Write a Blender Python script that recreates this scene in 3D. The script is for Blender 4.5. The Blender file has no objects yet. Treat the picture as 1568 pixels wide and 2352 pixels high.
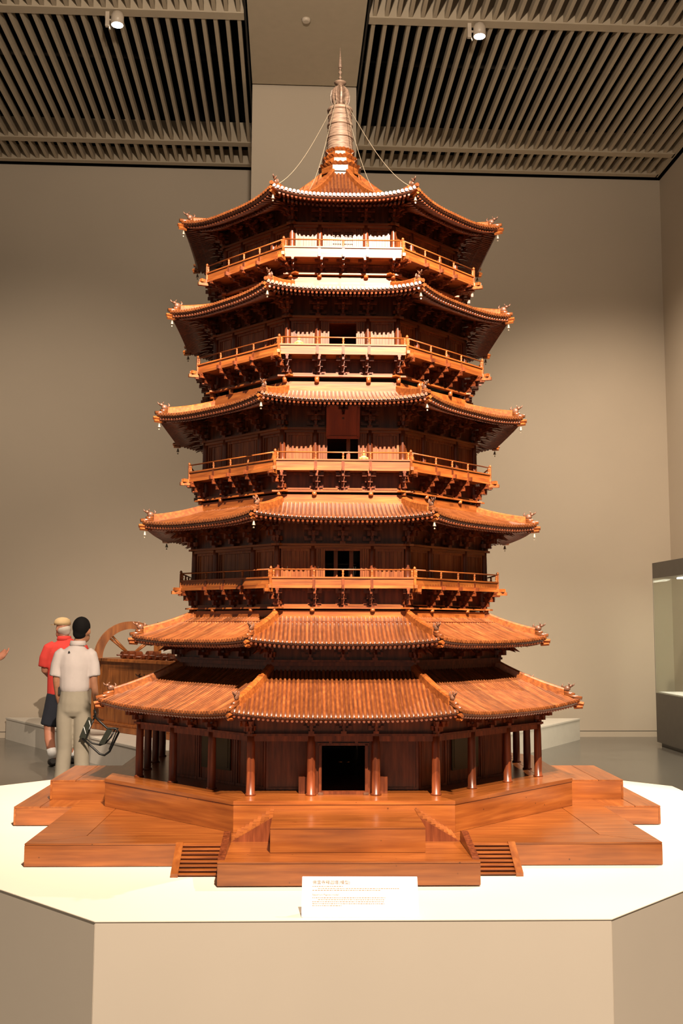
import bpy, bmesh, math, random
from mathutils import Vector, Matrix
random.seed(7)
SC = bpy.context.scene
COL = SC.collection
R = math.radians
PI = math.pi

# ------------------------------------------------------------------ camera
U = 0.6                       # metres per model unit
CAMZ = 1.6
yaw, pitch, roll = R(.1623), R(6.178), R(.1985)
fw = Vector((math.sin(yaw)*math.cos(pitch), math.cos(yaw)*math.cos(pitch), math.sin(pitch)))
r0 = Vector((math.cos(yaw), -math.sin(yaw), 0))
u0 = r0.cross(fw)
rt = r0*math.cos(roll) + u0*math.sin(roll)
up = u0*math.cos(roll) - r0*math.sin(roll)
cam = bpy.data.cameras.new('camera')
cam.sensor_width = 36; cam.sensor_fit = 'AUTO'
cam.lens = 36*2420.56/2352
cam.clip_start = .05; cam.clip_end = 200
co = bpy.data.objects.new('camera', cam); COL.objects.link(co)
m = Matrix.Identity(4)
for i in range(3):
    m[i][0] = rt[i]; m[i][1] = up[i]; m[i][2] = -fw[i]
m[2][3] = CAMZ
co.matrix_world = m
SC.camera = co

# ------------------------------------------------------------------ light
SC.view_settings.view_transform = 'Standard'
SC.view_settings.look = 'None'
SC.view_settings.gamma = 1
SC.view_settings.use_curve_mapping = False
SC.view_settings.exposure = 1.5
w = bpy.data.worlds.new('hall_air'); SC.world = w; w.use_nodes = True
bg = w.node_tree.nodes['Background']
bg.inputs[0].default_value = (1, .82, .64, 1); bg.inputs[1].default_value = .08
WARM = (1, .81, .62)

def spot(name, loc, aim, energy, size, blend=.5, radius=.04, color=WARM):
    l = bpy.data.lights.new(name, 'SPOT'); l.energy = energy; l.color = color
    l.spot_size = R(size); l.spot_blend = blend; l.shadow_soft_size = radius
    o = bpy.data.objects.new(name, l); COL.objects.link(o)
    o.location = loc
    o.rotation_euler = (Vector(aim)-Vector(loc)).to_track_quat('-Z', 'Y').to_euler()
    return o
spot('key_spotlight', (.78, .3, 6.3), (0, 6, 2.6), 2450, 50, .9, .03)
spot('base_spotlight', (.9, .2, 8.1), (0, 4.4, .5), 2100, 48, .4, .035)
spot('cross_spotlight', (5.2, 8.2, 7.6), (1.0, 5.6, .9), 1000, 24, .4, .03)
spot('exhibit_spotlight', (-3.8, 9.6, 8.0), (-2.0, 12.9, .4), 300, 34, .6, .05)
spot('wall_fill', (2.6, 10.6, 8.1), (4.6, 15.5, .6), 760, 80, 1, .1)  # this and the next: unseen fills added to brighten the back wall
spot('wall_fill', (-4.5, 9.0, 8.1), (-4.6, 15.5, .6), 430, 80, 1, .1)
spot('ceiling_fill', (-.05, 2.4, 5.7), (-.3, 8.5, 9.8), 820, 92, .9, .15)  # added fill with no fixture, lifts the beam soffit and upper walls

# ------------------------------------------------------------------ materials
def newmat(name):
    mt = bpy.data.materials.new(name); mt.use_nodes = True
    return mt, mt.node_tree.nodes, mt.node_tree.links, mt.node_tree.nodes['Principled BSDF']

def plain(name, col, rough=.6, metal=0, noise=.06, nscale=8, bump=0, spec=.5, coat=0):
    mt, N, L, P = newmat(name)
    P.inputs['Roughness'].default_value = rough
    P.inputs['Metallic'].default_value = metal
    P.inputs['Specular IOR Level'].default_value = spec
    P.inputs['Coat Weight'].default_value = coat
    tc = N.new('ShaderNodeTexCoord')
    nz = N.new('ShaderNodeTexNoise'); nz.inputs['Scale'].default_value = nscale; nz.inputs['Detail'].default_value = 4
    L.new(tc.outputs['Object'], nz.inputs['Vector'])
    rp = N.new('ShaderNodeValToRGB')
    rp.color_ramp.elements[0].position = .3; rp.color_ramp.elements[1].position = .7
    rp.color_ramp.elements[0].color = tuple(c*(1-noise) for c in col)+(1,)
    rp.color_ramp.elements[1].color = tuple(min(1, c*(1+noise)) for c in col)+(1,)
    L.new(nz.outputs['Fac'], rp.inputs['Fac']); L.new(rp.outputs['Color'], P.inputs['Base Color'])
    if bump:
        b = N.new('ShaderNodeBump'); b.inputs['Strength'].default_value = bump; b.inputs['Distance'].default_value = .01
        L.new(nz.outputs['Fac'], b.inputs['Height']); L.new(b.outputs['Normal'], P.inputs['Normal'])
    return mt

def wood(name, dark, mid, light, stretch=(1.2, 12, 12), rough=.42, rand=.18, coat=.12, knots=False, blotch=.16):
    mt, N, L, P = newmat(name)
    P.inputs['Roughness'].default_value = rough
    P.inputs['Coat Weight'].default_value = coat
    P.inputs['Coat Roughness'].default_value = .32
    tc = N.new('ShaderNodeTexCoord'); oi = N.new('ShaderNodeObjectInfo')
    off = N.new('ShaderNodeVectorMath'); off.operation = 'ADD'
    sc = N.new('ShaderNodeMath'); sc.operation = 'MULTIPLY'; sc.inputs[1].default_value = 13
    L.new(oi.outputs['Random'], sc.inputs[0])
    L.new(tc.outputs['Object'], off.inputs[0]); L.new(sc.outputs[0], off.inputs[1])
    mp = N.new('ShaderNodeMapping'); mp.inputs['Scale'].default_value = stretch
    L.new(off.outputs[0], mp.inputs['Vector'])
    nz = N.new('ShaderNodeTexNoise'); nz.inputs['Scale'].default_value = 3.2; nz.inputs['Detail'].default_value = 7
    nz.inputs['Distortion'].default_value = .15
    L.new(mp.outputs[0], nz.inputs['Vector'])
    rp = N.new('ShaderNodeValToRGB'); e = rp.color_ramp.elements
    e[0].position = .30; e[0].color = dark+(1,)
    e[1].position = .72; e[1].color = light+(1,)
    x = e.new(.52); x.color = mid+(1,)
    L.new(nz.outputs['Fac'], rp.inputs['Fac'])
    # slow blotches of tone and a per-piece tone
    n2 = N.new('ShaderNodeTexNoise'); n2.inputs['Scale'].default_value = 2.0; n2.inputs['Detail'].default_value = 2
    L.new(off.outputs[0], n2.inputs['Vector'])
    mr = N.new('ShaderNodeMapRange'); mr.inputs['From Min'].default_value = .3; mr.inputs['From Max'].default_value = .7
    mr.inputs['To Min'].default_value = 1-blotch; mr.inputs['To Max'].default_value = 1+blotch
    L.new(n2.outputs['Fac'], mr.inputs['Value'])
    pr = N.new('ShaderNodeMapRange'); pr.inputs['To Min'].default_value = 1-rand; pr.inputs['To Max'].default_value = 1+rand
    L.new(oi.outputs['Random'], pr.inputs['Value'])
    mu = N.new('ShaderNodeMath'); mu.operation = 'MULTIPLY'
    L.new(mr.outputs[0], mu.inputs[0]); L.new(pr.outputs[0], mu.inputs[1])
    vm = N.new('ShaderNodeVectorMath'); vm.operation = 'SCALE'
    L.new(rp.outputs['Color'], vm.inputs[0]); L.new(mu.outputs[0], vm.inputs['Scale'])
    out = vm.outputs[0]
    if knots:
        vo = N.new('ShaderNodeTexVoronoi'); vo.inputs['Scale'].default_value = 9
        L.new(off.outputs[0], vo.inputs['Vector'])
        k = N.new('ShaderNodeMapRange'); k.inputs['From Min'].default_value = .03; k.inputs['From Max'].default_value = .07
        k.inputs['To Min'].default_value = .35; k.inputs['To Max'].default_value = 1
        L.new(vo.outputs['Distance'], k.inputs['Value'])
        v2 = N.new('ShaderNodeVectorMath'); v2.operation = 'SCALE'
        L.new(out, v2.inputs[0]); L.new(k.outputs[0], v2.inputs['Scale']); out = v2.outputs[0]
    L.new(out, P.inputs['Base Color'])
    b = N.new('ShaderNodeBump'); b.inputs['Strength'].default_value = .12; b.inputs['Distance'].default_value = .004
    L.new(nz.outputs['Fac'], b.inputs['Height']); L.new(b.outputs['Normal'], P.inputs['Normal'])
    return mt

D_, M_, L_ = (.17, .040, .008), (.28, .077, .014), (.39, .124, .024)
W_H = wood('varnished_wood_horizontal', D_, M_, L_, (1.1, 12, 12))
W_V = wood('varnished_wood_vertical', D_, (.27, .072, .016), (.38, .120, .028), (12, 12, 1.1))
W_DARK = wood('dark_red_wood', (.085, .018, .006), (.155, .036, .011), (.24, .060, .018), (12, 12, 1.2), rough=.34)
W_BASE = wood('terrace_wood', (.19, .048, .009), (.26, .073, .013), (.33, .103, .020), (.7, 8, 10), rough=.27, rand=.14, coat=.5, knots=True)
W_BASE_Y = wood('terrace_wood_lengthwise', (.19, .048, .009), (.26, .073, .013), (.33, .103, .020), (8, .7, 10), rough=.27, rand=.14, coat=.5)
W_TILE = wood('roof_tile_wood', (.13, .035, .009), (.19, .055, .014), (.26, .085, .023), (10, .5, 10), rough=.30, rand=.32, coat=.8, blotch=.05)
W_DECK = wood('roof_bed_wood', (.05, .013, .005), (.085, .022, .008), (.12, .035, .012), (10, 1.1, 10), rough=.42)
W_FIN = wood('weathered_finial_wood', (.16, .10, .07), (.27, .18, .13), (.40, .28, .20), (4, 4, 26), rough=.5, rand=.05, coat=.05)
W_CAB = wood('exhibit_wood', (.20, .06, .014), (.34, .11, .025), (.46, .17, .04), (6, 6, 1), rough=.4)
W_CARVE = wood('carved_wood', (.08, .03, .015), (.14, .06, .033), (.24, .12, .075), (9, 9, 9), rough=.45)
M_BELL = plain('pale_bell_metal', (.40, .34, .26), .4, .5)
M_CHAIN = plain('pale_cord', (.30, .25, .18), .6, .1)
M_GOLD = plain('boxwood', (.62, .38, .13), .5)
M_WALL = plain('wall_paint', (.50, .425, .335), .85, nscale=.7, noise=.03)
M_CEIL = plain('ceiling_paint', (.46, .385, .285), .7, noise=.03)
M_BLACK = plain('ceiling_void', (.004, .004, .004), .95, spec=.1)
M_FLOOR = plain('polished_grey_stone', (.135, .125, .108), .22, noise=.12, nscale=3)
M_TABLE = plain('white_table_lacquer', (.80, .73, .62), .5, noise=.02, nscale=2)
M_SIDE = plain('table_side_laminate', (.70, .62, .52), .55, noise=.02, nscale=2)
M_PLINTH = plain('plinth_paint', (.66, .62, .55), .6, noise=.03)
M_WHITE = plain('white_board', (.9, .9, .9), .5, noise=.01)
M_INK = plain('faded_ink', (.24, .13, .06), .8)
M_INK2 = plain('paler_ink', (.46, .34, .24), .8)
M_GREY = plain('showcase_grey', (.10, .09, .075), .5)
M_SKIN = plain('skin', (.42, .19, .105), .5, noise=.08)
M_SKIN2 = plain('fair_skin', (.50, .21, .13), .5, noise=.08)
M_SHIRT = plain('white_cotton', (.60, .53, .51), .85, bump=.1)
M_RED = plain('red_cotton', (.62, .045, .035), .85, bump=.1)
M_KHAKI = plain('khaki_cotton', (.36, .315, .245), .9, bump=.1)
M_NAVY = plain('navy_cotton', (.012, .014, .024), .9)
M_HAIR = plain('black_hair', (.006, .005, .005), .85, spec=.2)
M_GHAIR = plain('grey_hair', (.52, .46, .40), .8)
M_CAP = plain('tan_cap_cotton', (.60, .42, .22), .85)
M_SHOE = plain('dark_shoe', (.02, .018, .017), .5)
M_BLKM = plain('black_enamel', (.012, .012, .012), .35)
M_OLIVE = plain('dark_olive_canvas', (.025, .028, .018), .8)
M_LAMP = plain('lamp_housing', (.55, .47, .38), .4)
M_PLAQ = wood('red_plaque_wood', (.22, .03, .01), (.30, .045, .012), (.38, .06, .018), (8, 8, 1), rough=.35)
M_WIN = plain('green_grey_screen', (.07, .065, .035), .6)
mt, N_, L2, P_ = newmat('lamp_glow')
P_.inputs['Emission Color'].default_value = (1, .97, .85, 1); P_.inputs['Emission Strength'].default_value = 14
M_GLOW = mt
mt, N_, L2, P_ = newmat('clear_glass')
for n in list(N_):
    if n.type != 'OUTPUT_MATERIAL': N_.remove(n)
tr = N_.new('ShaderNodeBsdfTransparent'); gl = N_.new('ShaderNodeBsdfGlossy'); mx = N_.new('ShaderNodeMixShader')
tr.inputs[0].default_value = (.90, .93, .90, 1); gl.inputs['Roughness'].default_value = .02
fr = N_.new('ShaderNodeLayerWeight'); fr.inputs[0].default_value = .12
L2.new(fr.outputs[1], mx.inputs[0]); L2.new(tr.outputs[0], mx.inputs[1]); L2.new(gl.outputs[0], mx.inputs[2])
L2.new(mx.outputs[0], [n for n in N_ if n.type == 'OUTPUT_MATERIAL'][0].inputs[0])
M_GLASS = mt

# ------------------------------------------------------------------ mesh helpers
class MB:
    def __init__(s): s.v = []; s.f = []; s.sm = []
    def add(s, vs, fs, smooth=False):
        o = len(s.v); s.v += [tuple(p) for p in vs]
        s.f += [tuple(i+o for i in f) for f in fs]; s.sm += [smooth]*len(fs); return s
    def box(s, x0, x1, y0, y1, z0, z1, M=None):
        vs = [Vector((x, y, z)) for z in (z0, z1) for y in (y0, y1) for x in (x0, x1)]
        if M is not None: vs = [M @ p for p in vs]
        return s.add(vs, [(0, 2, 3, 1), (4, 5, 7, 6), (0, 1, 5, 4), (2, 6, 7, 3), (0, 4, 6, 2), (1, 3, 7, 5)])
    def prism(s, poly, z0, z1):
        n = len(poly)
        vs = [(x, y, z0) for x, y in poly]+[(x, y, z1) for x, y in poly]
        fs = [tuple(reversed(range(n))), tuple(range(n, 2*n))]+[(i, (i+1) % n, n+(i+1) % n, n+i) for i in range(n)]
        return s.add(vs, fs)
    def ring(s, po, pi, z0, z1):
        n = len(po)
        vs = [(x, y, z0) for x, y in po]+[(x, y, z1) for x, y in po]+[(x, y, z0) for x, y in pi]+[(x, y, z1) for x, y in pi]
        fs = []
        for i in range(n):
            j = (i+1) % n
            fs += [(i, j, n+j, n+i), (2*n+j, 2*n+i, 3*n+i, 3*n+j), (n+i, n+j, 3*n+j, 3*n+i), (j, i, 2*n+i, 2*n+j)]
        return s.add(vs, fs)
    def rings(s, rs, cap=True, smooth=True):
        n = len(rs[0]); vs = [p for r in rs for p in r]; fs = []
        for k in range(len(rs)-1):
            for i in range(n):
                j = (i+1) % n
                fs.append((k*n+i, k*n+j, (k+1)*n+j, (k+1)*n+i))
        s.add(vs, fs, smooth)
        if cap:
            o = len(s.v)-len(vs)
            s.f.append(tuple(o+i for i in reversed(range(n)))); s.sm.append(False)
            o2 = o+(len(rs)-1)*n
            s.f.append(tuple(o2+i for i in range(n))); s.sm.append(False)
        return s
    def lathe(s, prof, n=12, c=(0, 0), smooth=True):
        rs = [[(c[0]+max(r, 1e-4)*math.cos(2*PI*i/n), c[1]+max(r, 1e-4)*math.sin(2*PI*i/n), z) for i in range(n)] for r, z in prof]
        return s.rings(rs, True, smooth)
    def tube(s, pts, rad, n=6, flat=1.0, smooth=True):
        pts = [Vector(p) for p in pts]
        if not isinstance(rad, (list, tuple)): rad = [rad]*len(pts)
        rs = []; ref = None
        for i, p in enumerate(pts):
            t = (pts[min(i+1, len(pts)-1)]-pts[max(i-1, 0)])
            t.normalize()
            if ref is None:
                ref = Vector((0, 0, 1)) if abs(t.z) < .9 else Vector((1, 0, 0))
            a = ref - t*ref.dot(t)
            if a.length < 1e-5: a = t.orthogonal()
            a.normalize(); b = t.cross(a); ref = a
            rs.append([p+(a*math.cos(2*PI*k/n)+b*math.sin(2*PI*k/n)*flat)*rad[i] for k in range(n)])
        return s.rings(rs, True, smooth)
    def ell(s, cs, n=14):           # stacked ellipses (x, y, z, rx, ry)
        return s.rings([[(x+rx*math.cos(2*PI*k/n), y+ry*math.sin(2*PI*k/n), z) for k in range(n)] for x, y, z, rx, ry in cs])
    def ball(s, c, r, n=10, mrows=6):
        rx, ry, rz = r if isinstance(r, (tuple, list)) else (r, r, r)
        rs = []
        for j in range(mrows+1):
            a = -PI/2+PI*j/mrows; q = max(math.cos(a), .03)
            rs.append([(c[0]+rx*q*math.cos(2*PI*k/n), c[1]+ry*q*math.sin(2*PI*k/n), c[2]+rz*math.sin(a)) for k in range(n)])
        return s.rings(rs)
    def mesh(s, name, mat):
        me = bpy.data.meshes.new(name); me.from_pydata(s.v, [], s.f)
        me.polygons.foreach_set('use_smooth', s.sm)
        if mat: me.materials.append(mat)
        me.update(); return me

def put(name, me, parent=None, loc=(0, 0, 0), rz=0):
    o = bpy.data.objects.new(name, me); COL.objects.link(o)
    if parent is not None: o.parent = parent
    o.location = loc; o.rotation_euler = (0, 0, rz); return o
def mk(name, mb, mat, parent=None, loc=(0, 0, 0), rz=0, bevel=0):
    me = mb.mesh(name, mat)
    if bevel:
        b = bmesh.new(); b.from_mesh(me)
        bmesh.ops.remove_doubles(b, verts=b.verts, dist=1e-6)
        bmesh.ops.recalc_face_normals(b, faces=b.faces)
        bmesh.ops.bevel(b, geom=[e for e in b.edges if len(e.link_faces) == 2 and e.calc_face_angle() > .3], offset=bevel, segments=2, affect='EDGES', clamp_overlap=True)
        b.to_mesh(me); b.free()
    return put(name, me, parent, loc, rz)
def tag(o, label=None, cat=None, group=None, kind=None):
    for k, v in (('label', label), ('category', cat), ('group', group), ('kind', kind)):
        if v: o[k] = v
    return o
def empty(name, loc, rz=0, scale=1):
    o = bpy.data.objects.new(name, None); COL.objects.link(o)
    o.location = loc; o.rotation_euler = (0, 0, rz); o.scale = (scale,)*3; o.empty_display_size = .1; return o

T = math.tan(PI/8)
def octo(a):        # octagon with a flat front edge (counter-clockwise from front-left)
    rr = a/math.cos(PI/8)
    return [(rr*math.cos(-PI/2-PI/8+k*PI/4), rr*math.sin(-PI/2-PI/8+k*PI/4)) for k in range(8)]
def rot2(x, y, a): return (x*math.cos(a)-y*math.sin(a), x*math.sin(a)+y*math.cos(a))

# ------------------------------------------------------------------ the hall
RT = R(2.72)                  # the hall's axis against the camera's
DW, HC = 15.5, CAMZ+6.92      # back wall distance, grille height
XR = 5.72                     # right wall
def struct(name, mb, mat, parent=None, rz=RT):
    o = mk(name, mb, mat, parent, (0, 0, 0), rz if parent is None else 0)
    if parent is None: tag(o, kind='structure')
    return o
struct('floor', MB().box(-16, XR+.4, -7, DW+.4, -.2, 0), M_FLOOR)
wb = struct('wall_back', MB().box(-16, XR+.4, DW, DW+.3, 0, HC+.0), M_WALL)
wr = struct('wall_right', MB().box(XR, XR+.3, -7, DW, 0, HC+.0), M_WALL)
struct('baseboard_back', MB().box(-16, XR-.012, DW-.015, DW, 0, .075), M_WALL)
struct('trim_2', MB().box(-16, XR-.012, DW-.003, DW, .078, .088), M_GREY)
struct('baseboard_right', MB().box(XR-.012, XR, -7, DW, 0, .075), M_WALL)
struct('pillar', MB().box(-.515, .825, 12.95, DW, 0, HC+.05), M_WALL)
cl = struct('ceiling', MB().box(-16, XR+.3, -7, DW+.3, HC+2.0, HC+2.2).box(-16, XR+.3, DW+.002, DW+.3, HC, HC+2.0).box(XR+.002, XR+.3, -7, DW, HC, HC+2.0), M_BLACK)  # near-black slab and upper walls, coloured so the void over the slats stays dark
struct('ceiling_beam', MB().box(-.515, .825, -3, 12.90, HC+.0, HC+.9), M_CEIL)
struct('trim_1', MB().box(-.515, .825, 12.90, 12.95, HC+.04, HC+.6), M_BLACK)
slat = MB().box(-.022, .022, 4.5, 15.30, HC+.01, HC+.105).mesh('slat', M_CEIL)
xs = [-.62-.1375*k for k in range(46)]+[.93+.1375*k for k in range(35)]
for x in xs: put('slat', slat, cl, (x, 0, 0))
for x0, x1 in ((-9, -.56), (.87, XR-.09)):
    for y0, y1, zt in ((8.02, 8.14, .3), (11.33, 11.47, .3), (14.57, 14.70, .3), (15.28, 15.38, .22)):
        mk('cross_bar', MB().box(x0, x1, y0, y1, HC-.005, HC+zt), M_CEIL, cl)
    for y0 in (9.6, 12.9, 13.9):      # dim services above the grille
        mk('service_pipe', MB().tube([(x0, y0, HC+.9), (x1, y0, HC+.9)], .05, 8), M_BLKM, cl)
mk('edge_bar', MB().box(XR-.11, XR-.07, 4.5, 15.38, HC-.005, HC+.2), M_CEIL, cl)
mk('edge_bar', MB().box(.845, .865, 4.5, 15.38, HC+.01, HC+.6), M_BLKM, cl)
mk('edge_bar', MB().box(-.555, -.535, 4.5, 15.38, HC+.01, HC+.6), M_BLKM, cl)
sm = mk('smoke_detector', MB().lathe([(.035, HC-.035), (.05, HC-.02), (.055, HC)], 16), M_LAMP, None)
xy = rot2(.15, 11.42, RT); sm.location = (xy[0], xy[1], 0)
tag(sm, 'small round smoke detector on the plain ceiling beam', 'smoke detector')

def tracklight(rx, label, aim, en):
    xy = rot2(rx, 11.40, RT)
    t = tag(empty('track_light', (xy[0], xy[1], HC-.005), RT), label, 'spotlight', 'track lights on the ceiling bar')
    mk('stem', MB().box(-.022, .022, -.02, .02, -.17, 0), M_LAMP, t)
    hd = mk('housing', MB().lathe([(.03, .0), (.06, -.02), (.072, -.06), (.072, -.16), (.062, -.16)], 18, (.115, -.02)), M_LAMP, t)
    mk('lens', MB().lathe([(.062, -.158), (.064, -.163)], 18, (.115, -.02)), M_GLOW, hd)
    mk('bracket', MB().box(0, .06, -.012, .012, -.10, -.085), M_LAMP, t)
    mk('aiming_handle', MB().tube([(.02, 0, -.165), (.03, -.01, -.21)], .007, 6), M_LAMP, t)
    p = rot2(rx+.115, 11.38, RT)
    spot('track_spotlight', (p[0], p[1], HC-.19), aim, en, 60, .7, .06)
tracklight(-2.10, 'lit cylindrical track light hanging left of the central beam', (-2.0, 10.8, 0), 120)
tracklight(2.03, 'lit cylindrical track light hanging right of the central beam', (1.2, 9.0, 0), 160)

# ------------------------------------------------------------------ display table
ROT = R(1.53)
TZ = CAMZ-1.681*U
tb = tag(empty('display_table', (.005, 9.868*U, 0), ROT), 'big white eight-sided display table carrying the wooden pagoda', 'table')
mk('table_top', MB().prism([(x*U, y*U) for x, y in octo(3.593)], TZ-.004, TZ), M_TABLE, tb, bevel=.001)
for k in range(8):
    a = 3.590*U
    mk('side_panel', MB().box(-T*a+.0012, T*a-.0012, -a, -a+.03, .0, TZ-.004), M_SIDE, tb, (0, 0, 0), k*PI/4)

# ------------------------------------------------------------------ pagoda model
ZB = -1.681
PG = tag(empty('pagoda_model', (0, 10*U, TZ), ROT, U), 'tall eight-sided wooden pagoda model with tiered roofs on stepped terraces', 'model')
def Z(z): return z-ZB
FRONT5 = (0, 1, -1, 2, -2)

# --- terraces
def boards(part, pts_list, z, th, mat=W_BASE):
    for p, rz in pts_list: mk('top_board', MB().prism(p, z-th, z), mat, part, (0, 0, 0), rz, bevel=.002)
zt, zl, zb, zc = Z(-1.29), Z(-1.52), 0.0, Z(-1.352)
low = mk('lower_terrace', MB().box(-2.24, 2.24, -2.35, 2.30, .008, zl-.012), W_BASE, PG)
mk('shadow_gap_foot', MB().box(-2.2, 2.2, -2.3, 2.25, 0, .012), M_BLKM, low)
for rz, hx, hy in ((0, 2.25, 2.36), (PI, 2.25, 2.30), (PI/2, 2.36, 2.25), (-PI/2, 2.36, 2.25)):
    mk('side_board', MB().box(-hx+(.0 if rz in (0, PI) else .02), hx-(.0 if rz in (0, PI) else .02), -hy, -hy+.02, .004, zl-.012), W_BASE, low, (0, 0, 0), rz, bevel=.003)
fb = .27
boards(low, [([(-2.25, -2.36), (2.25, -2.36), (2.25-fb*1.4, -2.36+fb), (-2.25+fb*1.4, -2.36+fb)], 0),
             ([(-2.25, 2.30), (-2.25, -2.358), (-2.25+fb*1.4-.003, -2.36+fb), (-2.25+fb*1.4-.003, 2.30)], 0),
             ([(2.25-fb*1.4+.003, 2.30), (2.25-fb*1.4+.003, -2.36+fb), (2.25, -2.358), (2.25, 2.30)], 0),
             ([(-2.25+fb*1.4, -2.357+fb), (2.25-fb*1.4, -2.357+fb), (2.25-fb*1.4, 2.30), (-2.25+fb*1.4, 2.30)], 0)], zl, .012)
def wing(name, hw, r_in, r_out, z0, z1, rz, gap):
    o = mk(name, MB().box(-hw+.01, hw-.01, -r_out+.01, -r_in, z0+.006, z1-.012), W_BASE, PG, (0, 0, 0), rz)
    mk('front_board', MB().box(-hw, hw, -r_out, -r_out+.02, z0+gap, z1-.012), W_BASE, o, bevel=.003)
    for s in (-1, 1):
        b = MB().box(min(s*hw, s*(hw-.02)), max(s*hw, s*(hw-.02)), -r_out+.021, -r_in, z0+gap, z1-.012)
        mk('side_board', b, W_BASE_Y, o)
    mk('top_board', MB().box(-hw, hw, -r_out, -r_out+.22, z1-.012, z1), W_BASE, o, bevel=.002)
    mk('top_board', MB().box(-hw, hw, -r_out+.223, -r_in, z1-.012, z1), W_BASE, o, bevel=.002)
    return o
for rz, ro in ((0, 2.955), (PI/2, 2.745), (-PI/2, 2.745), (PI, 2.9)):
    wing('lower_terrace_wing', .855 if rz == 0 else .835, 2.2, ro, 0, zl-.0005, rz, .008)
for rz, ro in ((0, 2.69), (PI/2, 2.53), (-PI/2, 2.53), (PI, 2.69)):
    wing('upper_terrace_wing', .525 if rz == 0 else .49, 1.9, ro, zl, zc, rz, 0)
upt = mk('upper_terrace', MB().prism(octo(1.96), zl, zt-.012), W_BASE, PG)
for k in range(8):
    a = 1.989
    mk('side_board', MB().prism([(-T*a, -a), (T*a, -a), (T*(a-.025), -a+.025), (-T*(a-.025), -a+.025)], zl, zt-.03), W_BASE, upt, (0, 0, 0), k*PI/4, bevel=.002)
    mk('rim_board', MB().prism([(-T*a-.002, -a-.004), (T*a+.002, -a-.004), (T*(a-.26), -a+.26), (-T*(a-.26), -a+.26)], zt-.03, zt), W_BASE, upt, (0, 0, 0), k*PI/4, bevel=.002)
mk('floor_board', MB().prism(octo(1.727), zt-.012, zt-.001), W_BASE, upt)

# --- stairs: four on the flanks of the front/back wings going forward, pairs going sideways up to the porch
def front_stair(s, rz):
    x0, x1, y0, y1 = s*.862, s*1.14, -2.37, -2.66
    a, b = min(x0, x1), max(x0, x1)
    st = mk('front_stair', MB().add([(a, y0, 0), (b, y0, 0), (a, y1, 0), (b, y1, 0), (a, y0, zl-.03), (b, y0, zl-.03)],
            [(0, 1, 3, 2), (4, 5, 1, 0), (2, 3, 5, 4), (0, 2, 4), (1, 5, 3)]), W_DARK, PG, (0, 0, 0), rz)
    n = 8
    for i in range(n):
        yy = y1+(y0-y1)*i/n; z1 = zl*(i+1)/n
        mk('step', MB().box(a, b, yy+.010, yy+(y0-y1)/n+.02, max(0, z1-zl/n-.004), z1-.009).box(a, b, yy-.006, yy+(y0-y1)/n+.012, z1-.009, z1-.001), W_H, st)
    for xx, hh in ((x1, .012), (x0, .012)):
        c = xx+(s*.022 if xx == x1 else -s*.0)
        l, r = min(xx, xx+s*.05), max(xx, xx+s*.05)
        if xx == x0: l, r = min(x0-s*.050, x0-s*.004), max(x0-s*.050, x0-s*.004)
        pr = [(y0+.06, zl-.001), (y0+.05, zl+.075), (y0-.02, zl+.085), (y1-.20, zl+.012), (y1-.24, zl-.001)] if xx == x0 else \
             [(y0, zl), (y0, zl+.012), (y0-.02, zl+.012), (y1-.02, .024), (y1-.02, 0), (y0, 0)]
        m_ = MB(); npt = len(pr)
        m_.add([(l, y, z) for y, z in pr]+[(r, y, z) for y, z in pr],
               [tuple(range(npt)), tuple(reversed(range(npt, 2*npt)))]+[(i, npt+i, npt+(i+1) % npt, (i+1) % npt) for i in range(npt)])
        mk('stringer', m_, W_DARK if xx == x0 else W_BASE_Y, st)
def side_stair(s, rz):
    y0, y1 = -2.31, -1.985
    xa, xb = s*.79, s*.52
    st = mk('porch_stair', MB().add([(xa, y0, zl), (xb, y0, zl), (xb, y0, zc), (xa, y1, zl), (xb, y1, zl), (xb, y1, zc)],
            [(0, 1, 2), (3, 5, 4), (0, 3, 4, 1), (1, 4, 5, 2), (0, 2, 5, 3)]), W_DARK, PG, (0, 0, 0), rz)
    n = 9
    for i in range(n):
        x = xa+(xb-xa)*i/n; x2 = xa+(xb-xa)*(i+1)/n; z1 = zl+(zc-zl)*(i+1)/n
        mk('step', MB().box(min(x, x2), max(x, x2), y0+.014, y1, zl+.0, z1+.004), W_H, st)
    mk('stringer', MB().add([(xa+s*.02, y, zl) for y in (y0-.008, y0+.014)]+[(xb, y, zl) for y in (y0-.008, y0+.014)]+[(xb, y, zc+.0) for y in (y0-.008, y0+.014)],
       [(0, 2, 4), (1, 5, 3), (0, 1, 3, 2), (2, 3, 5, 4), (0, 4, 5, 1)]), W_DARK, st)
for rz in (0, PI):
    for s in (-1, 1): front_stair(s, rz); side_stair(s, rz)

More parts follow.
